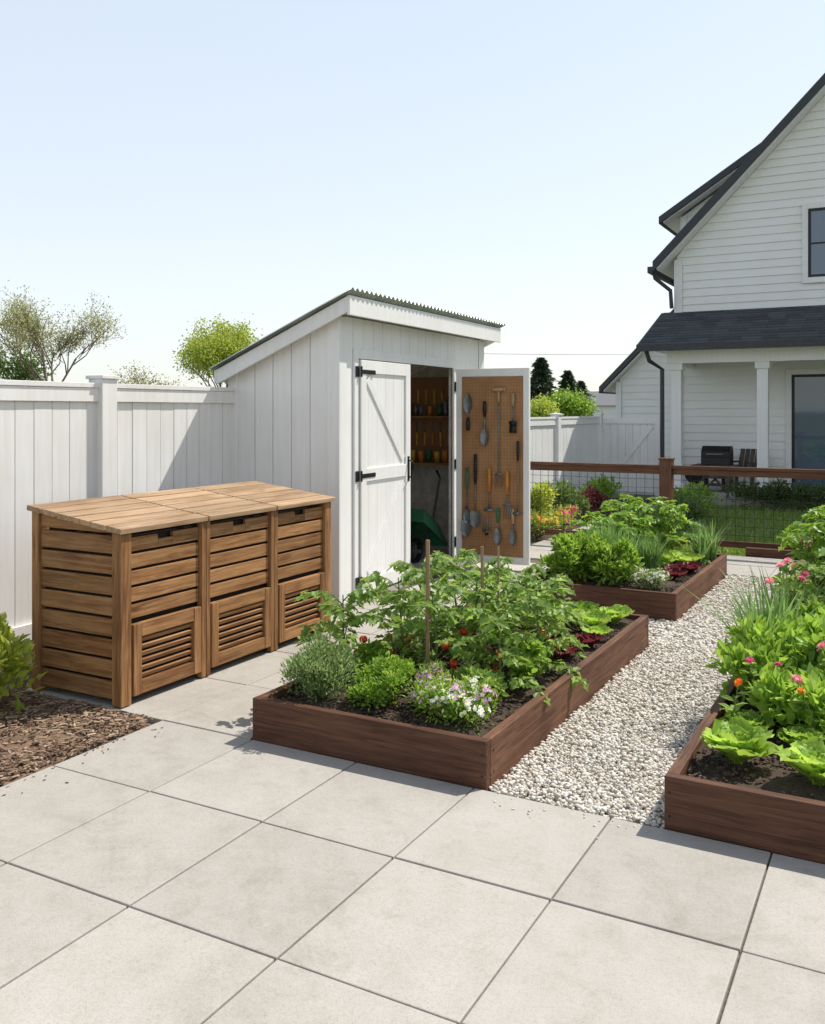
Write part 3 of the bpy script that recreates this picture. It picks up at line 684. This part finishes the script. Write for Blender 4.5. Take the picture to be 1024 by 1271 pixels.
def tomato(name,c,h,nb=13,fruits=4,mat=L_TOM,Lf=.068,spread=.25):
    g=G(); c=np.array(c,float); P=[];D=[];Ls=[]
    top=c+[rng.uniform(-.04,.04),rng.uniform(-.04,.04),h*.95]; g.tube([c,(c+top)/2+rng.normal(0,.012,3),top],[.008,.006,.003],6,1)
    for k in range(nb):
        s=.06+.94*k/nb+rng.uniform(-.03,.03); b0=c+(top-c)*s; t=k*2.4+rng.uniform(-.4,.4); L=spread*(1.15-.6*s)*rng.uniform(.75,1.25); o=np.array([math.cos(t),math.sin(t),0]); rise=.75+.5*s
        pts=[b0+o*L*u+np.array([0,0,L*(rise*u-.75*u*u)]) for u in(0,.33,.66,1)]; g.tube(pts,[.004,.003,.0025,.0015],5,1)
        for u in np.linspace(.25,1,6):
            p=b0+o*L*u+np.array([0,0,L*(rise*u-.75*u*u)]); sd=np.array([-o[1],o[0],0])
            for sg in(-1,1):
                if u>.99 and sg==1: dd=o+[0,0,-.5]
                else: dd=sd*sg+o*.45+[0,0,rng.uniform(-.55,.15)]
                for rep in range(2):
                    P.append(p+dd*.02*rep+rng.normal(0,.004,3)); D.append(dd+rng.normal(0,.25,3)); Ls.append(Lf*rng.uniform(.55,1.25))
    P=np.array(P);D=np.array(D);Ls=np.array(Ls); g.leaves(P,D,rng.normal(0,.35,P.shape)+[0,0,1.],Ls,Ls*.8,0,'T')
    for i in range(fruits):
        t=rng.uniform(0,6.28); p=c+[math.cos(t)*.11,math.sin(t)*.11,rng.uniform(.05,.5)*h]; g.add(ICO2[0]*[.024,.024,.021]+p,ICO2[1],2)
    o=g.build(name,[mat,STEM,TOMATO]); return o
zs=.17
bush('rosemary_bush',(-2.60,3.80,zs),.20,.18,.29,4600,.027,.010,L_HERB,18,'4',.8)
bush('boxwood_shrub',(-2.25,3.83,zs),.18,.16,.23,5000,.021,.014,L_BOX,20)
bush('flowering_alyssum',(-1.87,3.79,zs),.25,.18,.19,3400,.026,.012,L_BOX,18,'8',.6,.6,(.3,.5),(380,.0125,[P_WHITE,P_PURP,P_WHITE,P_WHITE,P_YEL]))
bush('flowering_verbena',(-2.04,3.98,zs),.15,.12,.27,1200,.028,.014,L_TOM,8,'8',.6,.6,(.3,.5),(160,.012,[P_PURP,P_PINK,P_PURP,P_YEL]))
for (x,y,h) in ((-2.68,4.15,.46),(-2.5,4.5,.52),(-2.2,4.3,.5),(-2.6,4.9,.54),(-2.15,4.72,.52),(-1.85,4.35,.42),(-1.8,4.75,.48),(-2.3,5.2,.5),(-1.95,5.1,.44),(-2.62,5.45,.5),(-2.3,5.65,.38)):
    tomato('tomato_plant',(x,y,zs),h,14,4 if y<4.9 else 1)
bush('basil_plant',(-2.45,4.15,zs),.22,.12,.2,600,.05,.033,L_BOX,8); bush('basil_plant',(-1.85,4.08,zs),.12,.1,.2,350,.05,.033,L_TOM,6)
bush('basil_plant',(-1.75,4.5,zs),.1,.2,.22,400,.055,.036,L_BOX,6)
def stake(x,y,top,r=.009):
    g=G(); g.tube([(x,y,.1),(x+rng.uniform(-.01,.01),y,top)],[r,r],7); g.build('garden_stake',BAMBOO)
stake(-2.2,4.2,.93,.011); stake(-2.1,4.68,.84); stake(-2.03,4.73,.84,.006)
for x,y in((-1.75,5.08),(-1.86,5.28),(-1.7,5.36),(-1.98,5.4)): lettuce('red_leaf_lettuce',(x,y,zs),.10,16,L_RED,1.1,1.2)
for x,y,r in((-1.8,5.72,.13),(-1.98,5.95,.14),(-1.74,6.02,.12),(-2.2,6.0,.13),(-2.5,6.0,.13),(-2.05,5.65,.13),(-1.72,5.55,.09)): lettuce('lettuce',(x,y,zs),r,18,L_LET if rng.random()<.6 else L_BOX,1.3,1)
for x,y in((-2.55,7.35),(-2.3,7.45),(-2.6,7.75),(-2.1,7.35),(-2.35,7.95)): bush('leafy_greens',(x,y,zs),.2,.18,.42,1300,.06,.032,L_BOX,12)
for x,y,h in((-2.12,7.62,.46),(-1.95,7.8,.42),(-2.3,7.7,.50)): blades('chive_clump',(x,y,zs),.08,h,300,.009,L_CHV,.3)
bush('flowering_alyssum',(-1.8,7.33,zs),.2,.16,.16,1500,.026,.012,L_HERB,12,'8',.6,.6,(.3,.5),(170,.014,[P_WHITE,P_WHITE,P_YEL]))
for x,y in((-1.76,7.85),(-1.8,8.1),(-1.7,8.25)): lettuce('red_leaf_lettuce',(x,y,zs),.11,16,L_RED,1.1,1.2)
for x,y in((-1.95,8.3),(-1.78,8.5),(-2.1,8.1),(-1.95,8.6)): lettuce('lettuce',(x,y,zs),.14,16,L_LET,1.3,1)
for x,y,h in((-2.3,8.7,.58),(-2.05,8.95,.55),(-2.5,8.5,.5),(-2.45,9.05,.55),(-2.6,8.2,.45),(-2.25,8.4,.42),(-2.15,8.75,.55)): tomato('bean_plant',(x,y,zs),h,15,0,L_BOX,.08,.26)
for x,y in((-1.72,8.85),(-1.7,9.1)): blades('onion_clump',(x,y,zs),.06,.42,60,.013,L_CHV,.5)
for x,y,r in((-.62,3.88,.15),(-.31,3.80,.15),(-.03,3.95,.14),(-.64,4.24,.10),(-.40,4.15,.1)): lettuce('lettuce',(x,y,zs),r,22,L_LET if r>.11 else L_BOX,1.2,1.0)
def zinnia(c,h,r,mp,n=3):
    g=G(); c=np.array(c,float)
    for k in range(n):
        t=rng.uniform(0,6.28); tp=c+[math.cos(t)*.07,math.sin(t)*.07,h*rng.uniform(.8,1.05)]; g.tube([c,(c+tp)/2+rng.normal(0,.01,3),tp],[.004,.003,.0025],5,1)
        flower(g,tp,(rng.normal(-.0,.35),-.35+rng.normal(0,.2),1),r,2,3,11,3)
        m_=12; s=rng.uniform(.1,.85,m_); P=c+(tp-c)*s[:,None]; D=rdir(m_); D[:,2]=.3; g.leaves(P,D,np.tile([0,0,1.],(m_,1))+rng.normal(0,.3,(m_,3)),.07,.036,0)
    g.build('zinnia_plant',[L_TOM,STEM,mp,P_YEL])
for x,y,h,r,mp,n in((-.72,4.28,.27,.024,P_ORG,1),(-.5,4.38,.26,.028,P_PINK,2),(-.6,4.5,.29,.024,P_MAG,2),(-.42,4.55,.35,.040,P_PINK,1),(-.2,4.3,.3,.03,P_MAG,2),(-.35,4.25,.27,.022,P_ORG,1),(-.68,5.9,.5,.034,P_PINK,3),(-.5,5.7,.5,.03,P_MAG,2),(-.66,6.1,.48,.03,P_PINK,3)): zinnia((x,y,zs),h,r,mp,n)
for x,y,h in((-.6,4.7,.33),(-.3,4.7,.40),(-.58,5.0,.40),(-.3,5.1,.45),(-.05,4.6,.42),(-.45,5.4,.45),(-.1,5.3,.48),(-.4,4.45,.24)): bush('leafy_greens',(x,y,zs),.22,.2,h,1150,.07,.046,L_BOX if rng.random()<.6 else L_LET,12,'8',.6)
for x,y in((-.68,5.25),(-.62,5.5),(-.7,5.05)): blades('onion_clump',(x,y,zs),.06,.58,60,.015,L_CHV,.45)
for x,y,h in((-.5,5.95,.55),(-.2,5.8,.6),(-.3,6.15,.6),(.05,5.5,.5)): tomato('tomato_plant',(x,y,zs),h,13,1)
for x,y,h in((-.62,7.4,.6),(-.3,7.6,.75),(-.6,7.9,.66),(-.35,8.2,.75),(-.6,8.6,.55),(-.6,9.0,.45)): tomato('bean_plant',(x,y,zs),h,17,0,L_BOX,.09,.28)
for x,y in((-.72,7.3),(-.7,7.75)): zinnia((x,y,zs),.52,.035,P_PINK)
g=G()
for a in range(4): g.tube([(-.45+.2*math.cos(a*1.57),7.6+.2*math.sin(a*1.57),.1),(-.45+.03*math.cos(a*1.57),7.6+.03*math.sin(a*1.57),1.5)],.007,6)
for z,r in((.5,.15),(.85,.11),(1.2,.07)): g.tube([(-.45+r*math.cos(t),7.6+r*math.sin(t),z) for t in np.linspace(0,6.28,13)],.004,5)
g.build('garden_obelisk',BLACK)
bush('garden_shrub',(-4.38,3.15,0),.36,.3,.62,2200,.07,.038,L_YEL,18,'8',.6)
bush('garden_shrub',(-4.75,2.5,0),.35,.3,.6,1200,.075,.04,L_BOX,12)
bush('golden_shrub',(-4.5,11.4,0),.42,.4,.85,2600,.06,.035,L_YEL,16)
bush('golden_shrub',(-4.3,10.2,0),.28,.25,.35,1000,.05,.03,L_BOX,10)
bush('garden_shrub',(-4.5,12.6,0),.45,.45,.6,1500,.07,.04,L_DK,12)
bush('marigold_plant',(-4.15,10.9,0),.3,.3,.3,1200,.04,.022,L_TOM,10,'8',.6,.6,(.3,.5),(70,.03,[P_YEL,P_ORG,P_YEL]))
bush('marigold_plant',(-4.2,11.9,0),.3,.4,.3,1000,.04,.022,L_YEL,10,'8',.6,.6,(.3,.5),(60,.03,[P_YEL,P_MAG,P_YEL]))
bush('red_shrub',(-4.25,13.3,0),.35,.4,.45,1000,.06,.035,L_RED,10); bush('garden_shrub',(-4.5,14.5,0),.4,.6,.6,1200,.07,.04,L_BOX,12)
bush('garden_shrub',(-2.7,12.5,0),.4,.5,.5,1300,.06,.035,L_DK,12); bush('garden_shrub',(-2.8,14,0),.4,.5,.55,1200,.07,.04,L_BOX,12)
bush('boxwood_hedge',(-.5,16.15,0),3.0,.26,.42,9000,.06,.035,L_HEDGE,90,'4',.5,.6,(.6,.95))
bush('boxwood_hedge',(1.5,13.0,0),.8,.8,.7,2000,.07,.04,L_HEDGE,16,'4')

# trees
def tree(name,base,H_,spread,nleaf,L,leaf,trunkh=.25,seed=1,lr=.35,levels=3,kids=5,tr=.05):
    r=np.random.default_rng(seed); tips=[]; tubes=[]
    def grow(p,d,L_,rad,lev):
        d=d/np.linalg.norm(d); q=p+d*L_*.5+r.normal(0,L_*.05,3); e_=p+d*L_+r.normal(0,L_*.06,3)
        tubes.append(([p,q,e_],[rad,rad*.8,rad*.55],6 if lev>1 else 4))
        if lev<=1: tips.append((q,e_))
        if lev==0: return
        for i in range(kids):
            t=r.uniform(0,6.28); sidev=np.array([math.cos(t),math.sin(t),r.uniform(-.1,.5)])
            nd=d*.75+sidev*spread*r.uniform(.6,1.2); s=r.uniform(.45,1)
            grow(p+(e_-p)*s,nd,L_*r.uniform(.6,.85),rad*.55,lev-1)
    grow(np.zeros(3),np.array([0,0,1.]),1.0,tr,levels)
    T=np.array([a+(b_-a)*u for a,b_ in tips for u in(0.2,.6,1)]); k=H_/(T[:,2].max()+.02); base=np.array(base,float)
    g=G()
    for pts,rad,nn in tubes: g.tube(np.array(pts)*k+base,np.array(rad)*k*.8,nn,1,False)
    T=T*k+base
    idx=rng.integers(0,len(T),nleaf); P=T[idx]+rng.normal(0,lr,(nleaf,3))
    g.leaves(P,rdir(nleaf),rdir(nleaf),L*rng.uniform(.6,1.3,nleaf),L*.6*rng.uniform(.7,1.2,nleaf),0,'4')
    return g.build(name,[leaf,BARK])
def camxy(X,Y): return (.878*X-.4785*Y, .4785*X+.878*Y)
x,y=camxy(-13.7,34); tree('budding_tree',(x,y,0),6.2,.52,9500,.085,L_BUD,.22,5,.13,4,4,.05)
x,y=camxy(-17.6,38); tree('leafy_tree',(x,y,0),4.9,.6,7000,.14,L_DK,.2,8,.22)
x,y=camxy(-6.9,32); tree('maple_tree',(x,y,0),4.8,.42,16000,.10,L_YEL,.2,9,.14,4,4)
x,y=camxy(-10.6,36); tree('maple_tree',(x,y,0),3.4,.8,3500,.10,L_BUD,.2,12,.15)
x,y=camxy(10.4,60); tree('maple_tree',(x,y,0),2.6,.7,4500,.2,L_BOX,.2,14,.3)
x,y=camxy(7.9,55); tree('maple_tree',(x,y,0),2.0,.8,3500,.2,L_YEL,.2,15,.3)
def conifer(base,h,w,n):
    g=G(); bx,by=base; g.tube([(bx,by,0),(bx,by,h)],[h*.02,.01],6,1)
    z=h*rng.uniform(.02,1,n)**.8; tt=rng.uniform(0,6.28,n); lay=np.floor(z/h*11); frac=z/h*11-lay; fr=(1-z/h)**.75
    lump=.75+.35*np.sin(tt*5+lay*3.1)*np.sin(tt*2+lay*1.7); r=w*(fr+.02)*lump*(1.2-.65*frac)*rng.random(n)**.6; P=np.stack([bx+r*np.cos(tt),by+r*np.sin(tt),z-.18*r],-1)
    D=np.stack([np.cos(tt),np.sin(tt),-.2+0*tt],-1)+rng.normal(0,.25,(n,3)); g.leaves(P,D,rdir(n),h*.055*rng.uniform(.5,1.3,n),h*.018,0,'4')
    g.build('conifer_tree',[L_CON,BARK])
conifer(camxy(8.7,62),5.2,2.3,8000); conifer(camxy(11.2,66),4.5,2.2,6500); conifer(camxy(12.9,70),3.9,2.0,5000); conifer(camxy(9.9,68),3.7,2.2,5000)
g=G(); n=14000; X=rng.uniform(-70,60,n); hh=1.5+1.0*np.abs(np.sin(X*.35)+.6*np.sin(X*.9+1)); Z=hh*rng.random(n)**.7; Yc=95+rng.normal(0,3,n)
P=np.stack([.878*X-.4785*Yc,.4785*X+.878*Yc,Z],-1); g.leaves(P,rdir(n),rdir(n),1.0,.6,0,'4'); g.build('distant_trees',L_DK)
e=empty('neighbour_house',(*camxy(18.5,88),0),math.radians(-20)); g=G(); g.box((-5,-3,0),(5,3,2.2)); g.build('walls',SIDING,e)
g=G(); g.prism([(-3.4,2.1),(3.4,2.1),(0,3.5)],0,-5.4,5.4); g.build('roof',plain('grey_roof',(.2,.2,.21),.9),e)
a=camxy(-10,90); b_=camxy(40,95); g=G(); g.tube([(a[0]+(b_[0]-a[0])*t,a[1]+(b_[1]-a[1])*t,7.6-.6*4*t*(1-t)*.5) for t in np.linspace(0,1,12)],.02,4); g.build('power_line',BLACK)

# ------------------------------------------------------------------ light, sky, camera
el,az=math.radians(54),math.radians(34)
s=Vector((math.sin(az)*math.cos(el),math.cos(az)*math.cos(el),math.sin(el)))
l=bpy.data.lights.new('sun','SUN'); l.energy=5.0; l.angle=math.radians(.5); l.color=(1,.95,.865)
o=bpy.data.objects.new('sun',l); sc.collection.objects.link(o); o.rotation_euler=s.to_track_quat('Z','Y').to_euler(); o.location=(5,10,20)
w=bpy.data.worlds.new('World'); sc.world=w; w.use_nodes=True; nt=w.node_tree; bg=nt.nodes['Background']
sk=nt.nodes.new('ShaderNodeTexSky'); sk.sky_type='NISHITA'; sk.sun_disc=False; sk.sun_elevation=el; sk.sun_rotation=az
sk.air_density=1.0; sk.dust_density=1.0; sk.ozone_density=1.0
nt.links.new(sk.outputs[0],bg.inputs[0]); bg.inputs[1].default_value=.065
# bright spring haze: elevation gradient added to the clear sky
tc=nt.nodes.new('ShaderNodeTexCoord'); sx=nt.nodes.new('ShaderNodeSeparateXYZ'); nt.links.new(tc.outputs['Generated'],sx.inputs[0])
hz=ramp(nt,sx.outputs[2],[(0,(.66,.665,.66)),(.12,(.67,.685,.69)),(.42,(.59,.645,.69)),(.7,(.22,.25,.29))])
b2=nt.nodes.new('ShaderNodeBackground'); nt.links.new(hz,b2.inputs[0]); b2.inputs[1].default_value=1.0
ad=nt.nodes.new('ShaderNodeAddShader'); nt.links.new(bg.outputs[0],ad.inputs[0]); nt.links.new(b2.outputs[0],ad.inputs[1]); nt.links.new(ad.outputs[0],nt.nodes['World Output'].inputs[0])
cam=bpy.data.cameras.new('cam'); co=bpy.data.objects.new('cam',cam); sc.collection.objects.link(co); sc.camera=co
co.location=(0,0,1.6); co.rotation_euler=(math.radians(90),0,math.radians(28.6))
cam.sensor_fit='HORIZONTAL'; cam.sensor_width=36; cam.lens=39.87; cam.shift_y=-.1226; cam.clip_end=4000
sc.view_settings.view_transform='Standard'; sc.view_settings.look='None'; sc.view_settings.exposure=0
